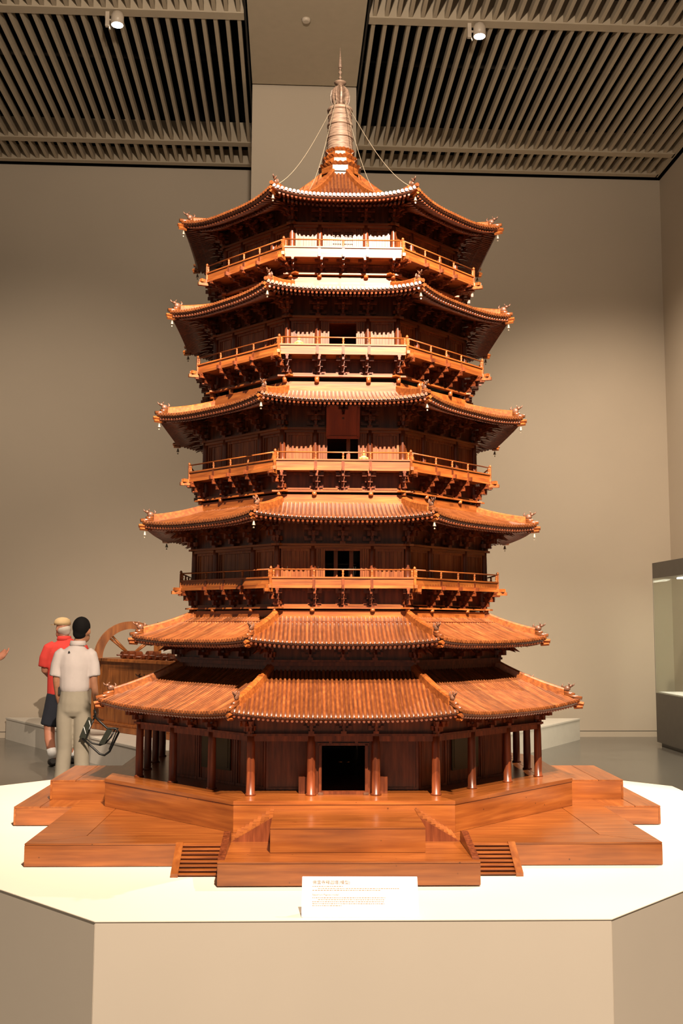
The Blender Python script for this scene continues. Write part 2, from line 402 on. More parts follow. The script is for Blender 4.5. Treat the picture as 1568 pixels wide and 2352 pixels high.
# --- brackets
def bracket_mesh(name, h, proj, wid, n, beak=False, mat=W_DARK, corner=False):
    b = MB()
    dirs = [0] if not corner else [0, -PI/8, PI/8]
    for ang in dirs:
        Mx = Matrix.Rotation(ang, 4, 'Z')
        b.box(-.022, .022, -.03, .02, 0, .02, Mx)
        for i in range(n):
            z = .02+(h-.02)*i/n; dz = (h-.02)/n
            pj = proj*(i+1)/n*(1.08 if corner and ang == 0 else 1)
            b.box(-.0095, .0095, -pj-.012, .02, z, z+dz*.62, Mx)
            b.box(-.014, .014, -pj-.012, -pj+.014, z+dz*.62, z+dz, Mx)
            if ang == 0 or corner:
                pw = wid*(.55+.45*(i % 2 == 0)); py = -proj*i/n
                if corner: pw *= .55
                b.box(-pw, pw, py-.008, py+.008, z+dz*.1, z+dz*.6, Mx)
                for q in (-1, 0, 1):
                    b.box(q*(pw-.012)-.0125, q*(pw-.012)+.0125, py-.012, py+.012, z+dz*.6, z+dz, Mx)
            if beak and i >= n-2:
                y2 = -pj-.012
                b.add([Mx @ Vector(p) for p in ((-.01, y2, z+dz*.6), (.01, y2, z+dz*.6), (-.01, y2, z), (.01, y2, z), (-.008, y2-.05, z-.014), (.008, y2-.05, z-.014))],
                      [(0, 1, 5, 4), (2, 4, 5, 3), (0, 4, 2), (1, 3, 5)])
    return b.mesh(name, mat)
def bracket_ring(part, a, z, me, mec, fr=(-.45, 0, .45)):
    half = T*a
    back = MB()
    for k in range(8):
        kk = k if k <= 4 else k-8
        for q in fr:
            x, y = rot2(q*half, -a, k*PI/4)
            if abs(kk) <= 2: put('bracket_set', me, part, (x, y, z), k*PI/4)
        if kk in (0, 1, -1, 2, -2) or kk == -3:
            rr = a/math.cos(PI/8); x, y = rot2(0, -rr, (k+.5)*PI/4)
            put('corner_bracket_set', mec, part, (x, y, z), (k+.5)*PI/4)
    for kk in (3, 4, 5):
        for q in fr:
            Mx = Matrix.Translation((*rot2(q*half, -a, kk*PI/4), z)) @ Matrix.Rotation(kk*PI/4, 4, 'Z')
            back.add([Mx @ v.co for v in me.vertices], [tuple(p.vertices) for p in me.polygons])
    tag(mk('rear_bracket_sets', back, W_DARK, part), kind='stuff')

# --- roofs
BELL = MB().lathe([(.002, 0), (.006, -.003), (.010, -.018), (.0145, -.034), (.0145, -.036)], 8).tube([(0, 0, .02), (0, 0, 0)], .002, 5).box(-.005, .005, -.004, .004, -.058, -.048).tube([(0, 0, -.03), (0, 0, -.05)], .0018, 4).mesh('bell', M_BELL)
def beast_mesh():
    b = MB()
    b.ball((0, 0, .02), (.017, .032, .026), 8, 5).ball((0, -.03, .042), (.012, .018, .014), 8, 5)
    b.tube([(0, -.044, .044), (0, -.06, .052), (0, -.066, .066)], [.008, .006, .003], 6)
    b.tube([(.006, -.022, .052), (.010, -.012, .07)], [.005, .002], 5).tube([(-.006, -.022, .052), (-.010, -.012, .07)], [.005, .002], 5)
    b.tube([(0, .03, .02), (0, .042, .045), (0, .03, .062)], [.012, .008, .003], 6)
    return b.mesh('ridge_beast', W_CARVE)
BEAST = beast_mesh()

class Roof:
    def __init__(s, n, ae, at_, zmid, ztip, atop, ztop, c1=.72):
        s.n = n; s.ae = ae; s.fl = at_-ae; s.zs = zmid+.012; s.rise = max(ztip-zmid-.014, .02); s.at = atop; s.dz = ztop-s.zs; s.c1 = c1
    def P(s, q, t):         # q -1..1 across the face, t 0 eave .. 1 top -> (x, r, z)
        r = s.at+(s.ae+s.fl*abs(q)**3-s.at)*(1-t)
        z = s.zs+s.dz*(s.c1*t+(1-s.c1)*t*t)+s.rise*abs(q)**3.2*max(0, 1-t)**1.5
        return q*T*r, r, z
    def at_x(s, x, t):
        q = 0
        for _ in range(12):
            r = s.at+(s.ae+s.fl*min(1, abs(q))**3-s.at)*(1-t); q = x/(T*r)
        return q
def build_roof(rf, single, band=None, ridge_h=.062, ridge_t0=.16, wall_a=None):
    # bed: upper skin, soffit and eave edge of all eight faces
    bed = MB(); NQ, NT = 20, 8
    for k in range(8):
        g = []
        for off in (-.002, -.030):
            for j in range(NT+1):
                for i in range(NQ+1):
                    x, r, z = rf.P(-1+2*i/NQ, j/NT)
                    if off < -.01: r -= .006
                    px, py = rot2(x, -r, k*PI/4); g.append((px, py, Z(z+off)))
        S = (NT+1)*(NQ+1); fs = []
        for j in range(NT):
            for i in range(NQ):
                p = j*(NQ+1)+i
                fs.append((p, p+1, p+NQ+2, p+NQ+1)); fs.append((S+p, S+p+NQ+1, S+p+NQ+2, S+p+1))
        for i in range(NQ): fs.append((S+i, S+i+1, i+1, i))
        bed.add(g, fs, True)
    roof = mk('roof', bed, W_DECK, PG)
    # tile rolls
    wtot = 2*T*(rf.ae+rf.fl); pitch_ = wtot/rf.n
    rolls = []
    for i in range(rf.n):
        x = -wtot/2+pitch_*(i+.5)
        tm = 1.0
        if abs(rf.at_x(x, 1)) > 1:
            lo, hi = 0, 1
            for _ in range(30):
                md = (lo+hi)/2
                if abs(rf.at_x(x, md)) > 1: hi = md
                else: lo = md
            tm = lo
        if tm < .02: tm = .02
        nseg = max(2, int(7*tm)); rs = []
        rr = .0118
        for j in range(nseg+1):
            t = tm*j/nseg; q = max(-1, min(1, rf.at_x(x, t))); _, r, z = rf.P(q, t)
            rs.append([(x+rr*math.cos(a), -r, Z(z+rr*math.sin(a)-.001)) for a in (PI, PI*.78, PI*.5, PI*.22, 0)])
        b = MB(); n5 = 5
        b.add([p for r_ in rs for p in r_], [(j*n5+m, j*n5+m+1, (j+1)*n5+m+1, (j+1)*n5+m) for j in range(nseg) for m in range(4)], True)
        # round tile end
        q = max(-1, min(1, rf.at_x(x, 0))); _, r, z = rf.P(q, 0); zc_ = Z(z)+.000; R2 = .0138
        vs = [(x+R2*math.cos(2*PI*m/10), -r+.006, zc_+R2*math.sin(2*PI*m/10)) for m in range(10)]+[(x+R2*math.cos(2*PI*m/10), -r-.007, zc_+R2*math.sin(2*PI*m/10)) for m in range(10)]
        b.add(vs, [tuple(range(10, 20))]+[(m, (m+1) % 10, 10+(m+1) % 10, 10+m) for m in range(10)])
        rolls.append(b.mesh('tile_roll', W_TILE))
    faces_single = (0, 1, -1) if single else ()
    for k in faces_single:
        for me in rolls: put('tile_roll', me, roof, (0, 0, 0), k*PI/4)
    rest = MB()
    for me in rolls: rest.add([v.co for v in me.vertices], [tuple(p.vertices) for p in me.polygons], False)
    rme = rest.mesh('tile_rolls', W_TILE)
    for k in range(8):
        kk = k if k <= 4 else k-8
        if kk not in faces_single: tag(put('tile_rolls', rme, roof, (0, 0, 0), k*PI/4), kind='stuff')
    # rafters under the eave
    rb = MB(); nr = int(rf.n*.95)
    for row, (ta, tb_, zo, rad) in enumerate(((.015, .5, -.043, .0105), (.10, .95, -.064, .0105))):
        for i in range(nr):
            x = -wtot/2*.985+wtot*.985*(i+.5)/nr
            qa = rf.at_x(x, ta); qb = rf.at_x(x, tb_)
            if abs(qa) > 1: continue
            te = tb_
            if abs(qb) > 1:
                te = ta
                while te < tb_ and abs(rf.at_x(x, te+.02)) <= 1: te += .02
                qb = rf.at_x(x, te)
            if te-ta < .03: continue
            _, ra, za = rf.P(qa, ta); _, r2, z2 = rf.P(qb, te)
            rb.tube([(x, -ra, Z(za+zo)), (x, -r2, Z(z2+zo-.012))], rad, 6)
    rfm = rb.mesh('rafters', W_DARK)
    for k in range(8): tag(put('rafters', rfm, roof, (0, 0, 0), k*PI/4), kind='stuff')
    # hip ridges, beasts, bells, corner beams
    u = Vector((math.sin(PI/8), -math.cos(PI/8), 0)); wv = Vector((math.cos(PI/8), math.sin(PI/8), 0))
    rs = []; top = []
    for j in range(13):
        t = ridge_t0+(1-ridge_t0)*j/12; x, r, z = rf.P(1, t)
        c = Vector((x, -r, Z(z)))
        hh = ridge_h
        pr = [(-.026, -.02), (.026, -.02), (.026, hh*.82), (.017, hh), (-.017, hh), (-.026, hh*.82)]
        rs.append([c+wv*a+Vector((0, 0, b_)) for a, b_ in pr])
    rdg = MB().rings(rs, True, False).mesh('hip_ridge', W_H)
    st = MB()
    for ta, tb_, h0 in ((-.01, ridge_t0, .012), (.055, ridge_t0, .030)):
        xa, ra, za = rf.P(1, max(0, ta)); xb, rb_, zb_ = rf.P(1, tb_)
        st.tube([Vector((xa, -ra, Z(za)+h0))+u*(.02 if ta < 0 else 0), (xb, -rb_, Z(zb_)+h0)], .0165, 8)
    tipm = st.mesh('hip_tip', W_TILE)
    xt, rt_, ztp = rf.P(1, 0); tip = Vector((xt, -rt_, Z(ztp)))
    xi, ri, zi = rf.P(1, .35); inn = Vector((xi, -ri, Z(zi)))
    cb = MB().tube([tip+u*.035+Vector((0, 0, -.035)), inn+Vector((0, 0, -.06))], .017, 4, smooth=False)
    cb.tube([tip+u*.025+Vector((0, 0, -.06)), tip-u*.05+Vector((0, 0, -.065))], .014, 4, smooth=False)
    cbm = cb.mesh('corner_beam', W_H)
    xe, re, ze = rf.P(1, ridge_t0); e = Vector((xe, -re, Z(ze)))+u*.0
    for k in range(8):
        a = k*PI/4
        put('hip_ridge', rdg, roof, (0, 0, 0), a); put('hip_tip', tipm, roof, (0, 0, 0), a)
        put('corner_beam', cbm, roof, (0, 0, 0), a)
        p = e+Vector((0, 0, ridge_h*.62))+u*.022; x, y = rot2(p.x, p.y, a); put('ridge_beast', BEAST, roof, (x, y, p.z), a+PI/8)
        p = tip-u*.02+Vector((0, 0, -.082)); x, y = rot2(p.x, p.y, a)
        if not single: put('bell', BELL, roof, (x, y, p.z), a)
    if band:
        ab, z0, z1 = band
        for k in range(8):
            mk('ridge_band', MB().prism([(-T*ab, -ab), (T*ab, -ab), (T*(ab-.03), -ab+.03), (-T*(ab-.03), -ab+.03)], Z(z0), Z(z1)), W_H, roof, (0, 0, 0), k*PI/4)
    return roof

ROOFS = [
    (Roof(50, 2.025, 2.062, -.684, -.623, 1.36, -.335), True, None, .066, 1.36),
    (Roof(44, 1.772, 1.805, -.137, -.087, 1.30, .075), True, (1.312, .03, .128), .062, 1.28),
    (Roof(42, 1.708, 1.741, .852, .907, 1.245, 1.022), False, (1.253, .98, 1.094), .060, 1.24),
    (Roof(40, 1.610, 1.642, 1.823, 1.879, 1.155, 1.992), False, (1.165, 1.95, 2.075), .058, 1.15),
    (Roof(38, 1.520, 1.552, 2.775, 2.835, 1.062, 2.945), False, (1.070, 2.90, 3.028), .056, 1.06),
    (Roof(36, 1.432, 1.469, 3.615, 3.693, .19, 4.36, .12), False, None, .050, None)]
for rf, sg, bd, rh, wa in ROOFS: build_roof(rf, sg, bd, rh, .17 if wa else .075)

# --- storeys
def column_mesh(z0, z1, r):
    h = z1-z0
    return MB().lathe([(r*1.25, 0), (r*1.25, .01), (r, .016), (r*1.0, h*.35), (r*.94, h*.8), (r*.84, h)], 12).mesh('column', W_DARK)
def bay_mesh(x0, x1, a, z0, z1, nb, name='wall_panel', mat=W_V):
    b = MB(); f = .02
    for j in range(nb):
        xa = x0+f+(x1-x0-2*f)*j/nb; xb = x0+f+(x1-x0-2*f)*(j+1)/nb
        d = random.uniform(0, .004)
        b.box(xa+.0008, xb-.0008, -a+.010+d, -a+.03, z0+f, z1-f)
    b.box(x0, x0+f, -a, -a+.028, z0, z1).box(x1-f, x1, -a, -a+.028, z0, z1)
    b.box(x0+f, x1-f, -a, -a+.028, z0, z0+f).box(x0+f, x1-f, -a, -a+.028, z1-f, z1)
    b.box(x0+f+.012, x0+f+.02, -a+.004, -a+.012, z0+f, z1-f).box(x1-f-.02, x1-f-.012, -a+.004, -a+.012, z0+f, z1-f)
    return b.mesh(name, mat)
def lattice_door(x0, x1, a, z0, z1):
    b = MB(); f = .014; zm = z0+(z1-z0)*.42
    b.box(x0, x0+f, -a, -a+.022, z0, z1).box(x1-f, x1, -a, -a+.022, z0, z1)
    for zz in (z0, zm, z1-f): b.box(x0+f, x1-f, -a, -a+.022, zz, zz+f)
    b.box(x0+f, x1-f, -a+.012, -a+.02, z0+f, zm)
    b.box(x0+f, x1-f, -a+.016, -a+.02, zm+f, z1-f)
    for j in range(1, 5):
        xx = x0+f+(x1-x0-2*f)*j/5; b.box(xx-.0025, xx+.0025, -a+.004, -a+.014, zm+f, z1-f)
    for j in range(1, 4):
        zz = zm+f+(z1-zm-2*f)*j/4; b.box(x0+f, x1-f, -a+.006, -a+.015, zz-.0025, zz+.0025)
    return b.mesh('door_leaf', W_V)

def storey(a, z0, z1, ztop, opening, bh, proj, nb):
    z0, z1, ztop = Z(z0), Z(z1), Z(ztop)
    half = T*a; cf = .455
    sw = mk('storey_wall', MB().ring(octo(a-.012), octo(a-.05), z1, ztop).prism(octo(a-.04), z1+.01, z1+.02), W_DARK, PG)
    cm = column_mesh(z0, z1, .027)
    lint = MB().box(-half, half, -a-.018, -a+.018, z1-.03, z1-.008).box(-half-.05, half+.05, -a-.03, -a+.02, z1-.006, z1+.012).mesh('lintel', W_H)
    bl = bay_mesh(-half+.03, -cf*half-.026, a, z0, z1-.03, nb); br = bay_mesh(cf*half+.026, half-.03, a, z0, z1-.03, nb)
    ca, cb_ = -cf*half+.026, cf*half-.026
    jw = .075
    d1 = lattice_door(ca+jw, 0-.001, a, z0, z1-.045); d2 = lattice_door(.001, cb_-jw, a, z0, z1-.045)
    sd = bay_mesh(ca, cb_, a, z0, z1-.03, nb+2)
    jm = MB()
    for s in (-1, 1):
        xa, xb = (ca, ca+jw) if s < 0 else (cb_-jw, cb_)
        for j in range(4):
            q0 = xa+(xb-xa)*j/4; q1 = xa+(xb-xa)*(j+1)/4
            jm.box(q0+.001, q1-.001, -a-.002+.004*(j % 2), -a+.026, z0, z1-.03)
    jm.box(ca+jw, cb_-jw, -a-.004, -a+.026, z1-.045, z1-.03).box(ca+jw, cb_-jw, -a-.004, -a+.026, z0, z0+.016)
    jm = jm.mesh('door_frame', W_V)
    for k in range(8):
        an = k*PI/4
        for q in (-cf, cf, 1):
            x, y = rot2(q*half, -a, an); put('column', cm, sw, (x, y, z0))
        put('lintel', lint, sw, (0, 0, 0), an)
        put('wall_panel', bl, sw, (0, 0, 0), an); put('wall_panel', br, sw, (0, 0, 0), an)
        if k % 2 == 0:
            put('door_frame', jm, sw, (0, 0, 0), an)
            if not (k == 0 and opening):
                put('door_leaf', d1, sw, (0, 0, 0), an); put('door_leaf', d2, sw, (0, 0, 0), an)
        else: put('wall_panel', sd, sw, (0, 0, 0), an)
    if opening:
        for xx in opening:
            mk('inner_post', MB().box(xx-.016, xx+.016, -a+.06, -a+.09, z0, z1-.03).box(xx-.006, xx+.006, -a+.052, -a+.06, z0, z1-.03), W_V, sw)
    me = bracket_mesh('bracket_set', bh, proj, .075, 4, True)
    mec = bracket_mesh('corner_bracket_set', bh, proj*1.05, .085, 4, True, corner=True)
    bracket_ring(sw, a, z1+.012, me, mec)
    return sw
S2 = storey(1.300, .330, .665, .99, (-.055, .075), .185, .20, 6)
S3 = storey(1.222, 1.302, 1.650, 1.955, (.05,), .165, .19, 6)
S4 = storey(1.145, 2.292, 2.640, 2.905, None, .145, .18, 6)
S5 = storey(1.072, 3.165, 3.500, 3.74, None, .13, .17, 6)
for o in list(S4.children):
    if o.name.startswith('door_leaf') and abs(o.rotation_euler[2]) < .01: bpy.data.objects.remove(o)

# plaque under the eave of the third storey
pq = mk('hanging_plaque', MB().box(-.125, .125, -.012, .012, 0, .26).box(-.135, .135, -.018, .0, -.012, .012).box(-.135, .135, -.018, .0, .248, .272).box(-.14, -.118, -.018, 0, 0, .26).box(.118, .14, -.018, 0, 0, .26), M_PLAQ, PG, (0, -1.265, Z(1.578)))
pq.rotation_euler = (R(18), 0, 0)

# wall between the two lowest roofs
a = 1.40
mid = mk('clerestory_wall', MB().ring(octo(a), octo(a-.05), Z(-.42), Z(.04)).ring(octo(a+.03), octo(a), Z(-.32), Z(-.287)), W_DARK, PG)
for k in range(8): mk('lintel', MB().box(-T*a-.04, T*a+.04, -a-.03, -a, Z(-.29), Z(-.272)), W_DARK, mid, (0, 0, 0), k*PI/4)
bracket_ring(mid, a, Z(-.272), bracket_mesh('bracket_set', .15, .19, .07, 3, True), bracket_mesh('corner_bracket_set', .15, .2, .08, 3, True, corner=True))

# ground storey: colonnade, inner wall, porch door
g0, g1 = zt, Z(-.838)
ac, ai = 1.722, 1.47
half = T*ac
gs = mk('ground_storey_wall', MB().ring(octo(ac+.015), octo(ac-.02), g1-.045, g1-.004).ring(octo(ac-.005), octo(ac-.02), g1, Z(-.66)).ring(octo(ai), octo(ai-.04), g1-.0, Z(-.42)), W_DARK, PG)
cm = column_mesh(g0, g1, .034)
me = bracket_mesh('bracket_set', .10, .10, .06, 2); mec = bracket_mesh('corner_bracket_set', .10, .11, .07, 2, corner=True)
for k in range(8):
    for q in (-.35, .35, 1):
        x, y = rot2(q*half, -ac, k*PI/4); put('column', cm, gs, (x, y, g0))
    put_l = mk('lintel', MB().box(-half-.05, half+.05, -ac-.03, -ac+.03, g1-.004, g1+.014), W_DARK, gs, (0, 0, 0), k*PI/4)
    hi = T*ai
    for x0, x1 in ((-hi, -hi*.4), (hi*.4, hi)) + (((-hi*.4, hi*.4),) if k else ()):
        mk_b = bay_mesh(x0+.004, x1-.004, ai, g0, g1+.02, 1, mat=W_DARK)
        put('wall_panel', mk_b, gs, (0, 0, 0), k*PI/4)
    if k in (1, 7):
        wn = mk('screen_window', MB().box(-.16, .16, -ai-.012, -ai+.002, g0+.13, g1-.07).box(-.18, .18, -ai-.006, -ai+.004, g0+.11, g1-.05), M_WIN, gs, (0, 0, 0), k*PI/4)
bracket_ring(gs, ac, g1+.014, me, mec, (-.35, 0, .35))
vd = MB(); rd = 1.66
for s in (-1, 1):
    l, r = sorted((s*.168, s*.25)); vd.box(l, r, -rd, -rd+.03, g0, g1-.045)
    l, r = sorted((s*.235, s*.26)); vd.box(l, r, -rd+.03, -ai+.03, g0, g1-.045)
    l, r = sorted((s*.27, s*.345)); vd.box(l, r, -rd+.02, -rd+.06, g0, g0+.125)
    l, r = sorted((s*.168, s*.19)); vd.box(l, r, -rd-.02, -rd, g0, g1-.07)
    l, r = sorted((s*.21, s*.222)); vd.box(l, r, -rd-.01, -rd, g0, g1-.05)
vd.box(-.25, .25, -rd-.008, -rd+.03, Z(-.918), g1-.045).box(-.2, .2, -rd-.02, -rd, Z(-.918)-.004, Z(-.918)+.016).box(-.19, .19, -rd-.024, -rd+.02, g0, g0+.022)
for s in (-1, 1): vd.box(s*.10-.012, s*.10+.012, -rd-.03, -rd-.02, Z(-.905), Z(-.885))
pd = mk('porch_door', vd, W_DARK, gs)
for s in (-1, 1):
    l, r = sorted((s*.155, s*.195)); mk('door_pivot_stone', MB().box(l, r, -rd-.055, -rd-.02, g0, g0+.014), W_CARVE, gs)
mk('altar_shelf', MB().box(-.20, .02, -1.0, -.94, Z(-.93), Z(-.918)).box(-.2, .02, -.95, -.94, Z(-1.0), Z(-.93)), W_FIN, gs)

# --- balconies
VASE = MB().lathe([(.010, 0), (.010, .008), (.006, .014), (.0115, .026), (.007, .038), (.0095, .045), (.0095, .056)], 8).mesh('baluster', W_H)
def balcony(a, zf, zm, zr, aw, zbeam, zband, nb):
    zsp = zf+(zm-zf)*.30
    F, S_, M2, R2, B, BD = Z(zf), Z(zsp), Z(zm), Z(zr), Z(zbeam), Z(zband)
    half = T*a
    bal = mk('balcony', MB().prism(octo(a-.012), F+.004, S_), W_H, PG)
    edge = MB().prism([(-half, -a), (half, -a), (half-T*.02, -a+.02), (-half+T*.02, -a+.02)], F, S_-.002).mesh('edge_board', W_H)
    pan = MB().box(-half+.012, half-.012, -a+.010, -a+.018, S_, M2-.006).mesh('rail_panel', W_H)
    mid_ = MB().box(-half+.004, half-.004, -a+.001, -a+.024, M2-.008, M2+.004).mesh('middle_rail', W_H)
    top = MB().tube([(-half, -a+.012, R2), (half, -a+.012, R2)], .0062, 8).mesh('top_rail', W_H)
    stile = MB().box(-.012, .012, -.004, .008, S_, M2-.008).mesh('rail_stile', W_DARK)
    nose = MB().box(-.0105, .0105, -.03, .02, F-.004, S_+.002).mesh('beam_end', W_DARK)
    ph = R2+.012-S_
    post = MB().box(-.010, .010, -.010, .010, 0, ph-.012).lathe([(.006, ph-.014), (.0125, ph-.004), (.0125, ph+.004), (.003, ph+.016)], 8).mesh('corner_post', W_H)
    cr = MB()
    for an in (-PI/8, PI/8):
        Mx = Matrix.Rotation(an, 4, 'Z'); cr.box(-.013, .013, -.055, .05, F+.0, F+.028, Mx)
    cr.box(-.016, .016, -.07, .02, F-.03, F-.002)
    crm = cr.mesh('corner_beam_end', W_H)
    # bracket zone wall, beam and stub columns above the roof band
    hb = T*aw
    wl = bay_mesh(-hb, hb, aw-.03, B+.006, F, 1, 'bracket_wall', W_DARK)
    stp = MB()
    frs = [-1, -.40, 0, .40, 1]
    for i in range(4):
        c = (frs[i]+frs[i+1])/2*hb; l = (frs[i+1]-frs[i])*hb
        for q, zz in ((.30, .026), (.36, .014)): stp.box(c-l*q, c+l*q, -aw+.012, -aw+.028, B+.004, B+.004+zz)
    stp = stp.mesh('stepped_panel', W_H)
    beam = MB().box(-hb-.07, hb+.07, -aw-.022, -aw+.02, B-.008, B+.006).mesh('bracket_beam', W_H)
    stub = MB().lathe([(.020, 0), (.020, max(.012, B-.008-BD+.01))], 12).mesh('stub_column', W_H)
    knob = MB().ball((0, 0, 0), (.012, .012, .008), 8, 4)
    for k in range(8):
        an = k*PI/4
        for nm, m_ in (('edge_board', edge), ('rail_panel', pan), ('middle_rail', mid_), ('top_rail', top), ('bracket_wall', wl), ('stepped_panel', stp), ('bracket_beam', beam)):
            put(nm, m_, bal, (0, 0, 0), an)
        for q in (-.40, 0, .40):
            x, y = rot2(q*half, -a+.012, an); put('baluster', VASE, bal, (x, y, M2+.002), an)
            x, y = rot2(q*half, -a+.010, an); put('rail_stile', stile, bal, (x, y, 0), an)
            x, y = rot2(q*half, -a, an); put('beam_end', nose, bal, (x, y, 0), an)
        for q in (-.455, .455, .985):
            x, y = rot2(q*hb, -aw-.006, an); put('stub_column', stub, bal, (x, y, BD-.01), an)
        rr = (a-.012)/math.cos(PI/8); x, y = rot2(0, -rr, an+PI/8); put('corner_post', post, bal, (x, y, S_), an+PI/8)
        for q in (-.955, .955):
            x, y = rot2(q*half, -a+.012, an); put('baluster', VASE, bal, (x, y, M2+.002), an)
        rr = a/math.cos(PI/8); x, y = rot2(0, -rr, an+PI/8); put('corner_beam_end', crm, bal, (x, y, 0), an+PI/8)
    h = F-B-.006; pj = a-aw-.005
    bracket_ring(bal, aw-.028, B+.006, bracket_mesh('bracket_set', h, pj+.025, .058, 3), bracket_mesh('corner_bracket_set', h, pj+.03, .07, 3, corner=True), (-.43, 0, .43))
balcony(1.425, .306, .394, .458, 1.315, .149, .128, 4)
balcony(1.371, 1.280, 1.371, 1.433, 1.255, 1.120, 1.094, 4)
balcony(1.316, 2.276, 2.362, 2.424, 1.170, 2.122, 2.075, 4)
balcony(1.249, 3.146, 3.237, 3.303, 1.078, 3.050, 3.028, 4)

# --- finial
fin = mk('finial', MB().prism(octo(.165), Z(4.26), Z(4.44)), W_H, PG)
def lotus(a0, z0, z1, fl):
    b = MB().prism(octo(a0), Z(z0), Z(z1-.02))
    for k in range(8):
        for q in (-.66, 0, .66):
            x, y = rot2(q*T*a0, -a0, k*PI/4)
            Mx = Matrix.Translation((x, y, Z(z1-.03))) @ Matrix.Rotation(k*PI/4, 4, 'Z')
            b.add([Mx @ Vector(p) for p in ((-.022, .012, -.006), (.022, .012, -.006), (.026, -fl, .024), (0, -fl-.006, .036), (-.026, -fl, .024), (-.026, .02, .03), (.026, .02, .03))],
                  [(0, 1, 2, 3, 4), (5, 4, 3), (6, 3, 2), (5, 3, 6), (0, 4, 5), (1, 6, 2), (0, 5, 6, 1)])
    mk('lotus_tier', b, W_H, fin)
lotus(.180, 4.40, 4.485, .026); lotus(.145, 4.485, 4.575, .024); lotus(.120, 4.575, 4.655, .022)
def bandcyl(prof, name, mat=W_FIN, n=24): return mk(name, MB().lathe([(r, Z(z)) for r, z in prof], n), mat, fin)
pr = [(.125, 4.63)]
nz = 16
for i in range(nz+1):
    t = i/nz; r = .128-.020*t+.010*math.sin(PI*t)*0; z = 4.66+.42*t
    pr += [(r, z), (r+.004, z+.006), (r+.004, z+.018), (r, z+.0215)]
bandcyl(pr, 'ringed_drum')
for z, r in ((4.80, .134), (4.935, .128), (5.03, .120)): bandcyl([(r-.014, z-.012), (r, z-.010), (r, z+.010), (r-.014, z+.012)], 'drum_hoop')
bandcyl([(.10, 5.075), (.125, 5.08), (.128, 5.10), (.118, 5.112), (.09, 5.115)], 'crown_ring')
bandcyl([(.02, 5.10), (.03, 5.2), (.025, 5.33), (.012, 5.36)], 'finial_core', n=10)
prf = [(.055, 5.115), (.078, 5.15), (.094, 5.20), (.098, 5.25), (.088, 5.30), (.060, 5.335), (.022, 5.35)]
fn = MB(); n = len(prf)
for sgn in (-1, 1):
    pass
vs = [(r, s*.008, Z(z)) for s in (-1, 1) for r, z in prf]+[(.02, s*.008, Z(z)) for s in (-1, 1) for z in (5.115, 5.35)]
fs = [tuple(list(range(n))+[2*n+1, 2*n]), tuple(reversed(list(range(n, 2*n))+[2*n+3, 2*n+2]))]+[(i, n+i, n+i+1, i+1) for i in range(n-1)]
fnm = fn.add(vs, fs).mesh('openwork_fin', W_FIN)
for k in range(12): put('openwork_fin', fnm, fin, (0, 0, 0), k*PI/6+.1)
bandcyl([(.004, 5.34), (.02, 5.355), (.06, 5.385), (.062, 5.392), (.02, 5.40), (.006, 5.41)], 'crescent_disc', n=18)
bandcyl([(.006, 5.40), (.006, 5.43), (.016, 5.438), (.016, 5.448), (.006, 5.456), (.006, 5.475), (.018, 5.49), (.018, 5.505), (.006, 5.52), (.006, 5.53), (.016, 5.54), (.006, 5.548)], 'bead_stack', n=10)
bandcyl([(.019, 5.545), (.017, 5.58), (.009, 5.66), (.002, 5.765)], 'spire_tip', n=10)
rf6 = ROOFS[5][0]
for k, tq, sag in ((0, .09, .10), (-1, .09, .10), (3, .09, .10), (-4, .09, .10), (0, .40, .26), (-1, .40, .26)):
    xe, re, ze = rf6.P(1, tq)
    a = k*PI/4+PI/8
    p0 = Vector((.10*math.sin(a), -.10*math.cos(a), Z(5.17)))
    x, y = rot2(xe, -re, k*PI/4); p1 = Vector((x, y, Z(ze)+.05))
    pts = [p0.lerp(p1, i/14)-Vector((0, 0, sag*4*(i/14)*(1-i/14)*(.6+.8*i/14))) for i in range(15)]
    mk('stay_chain', MB().tube(pts, .0026, 5), M_CHAIN, fin)

# --- little robed figures standing on the balconies
def figurine(x, r, z, label):
    xw, yw = rot2(x*U, -r*U, ROT)
    t = tag(empty('figurine', (xw, 10*U+yw, TZ+Z(z)*U), ROT, U), label, 'figurine', 'robed figures on the balconies')
    mk('robe', MB().ell([(0, 0, 0, .036, .026), (0, 0, .05, .034, .024), (0, 0, .088, .033, .020), (0, 0, .104, .022, .016), (0, 0, .112, .008, .008)], 14), M_GOLD, t)
    mk('head', MB().ball((0, 0, .127), (.0135, .0145, .018), 10, 6).ball((0, 0, .145), .007, 8, 4), M_GOLD, t)
    s = MB()
    for q in (-1, 1): s.tube([(q*.028, 0, .092), (q*.034, -.012, .066), (q*.012, -.028, .062)], [.010, .011, .007], 7)
    mk('sleeves', s, M_GOLD, t)
figurine(-.375, 1.235, 2.304, 'tiny pale carved figure on the fourth-storey balcony left of the doorway')
figurine(.175, 1.29, 1.308, 'tiny pale carved figure on the third-storey balcony right of the doorway')

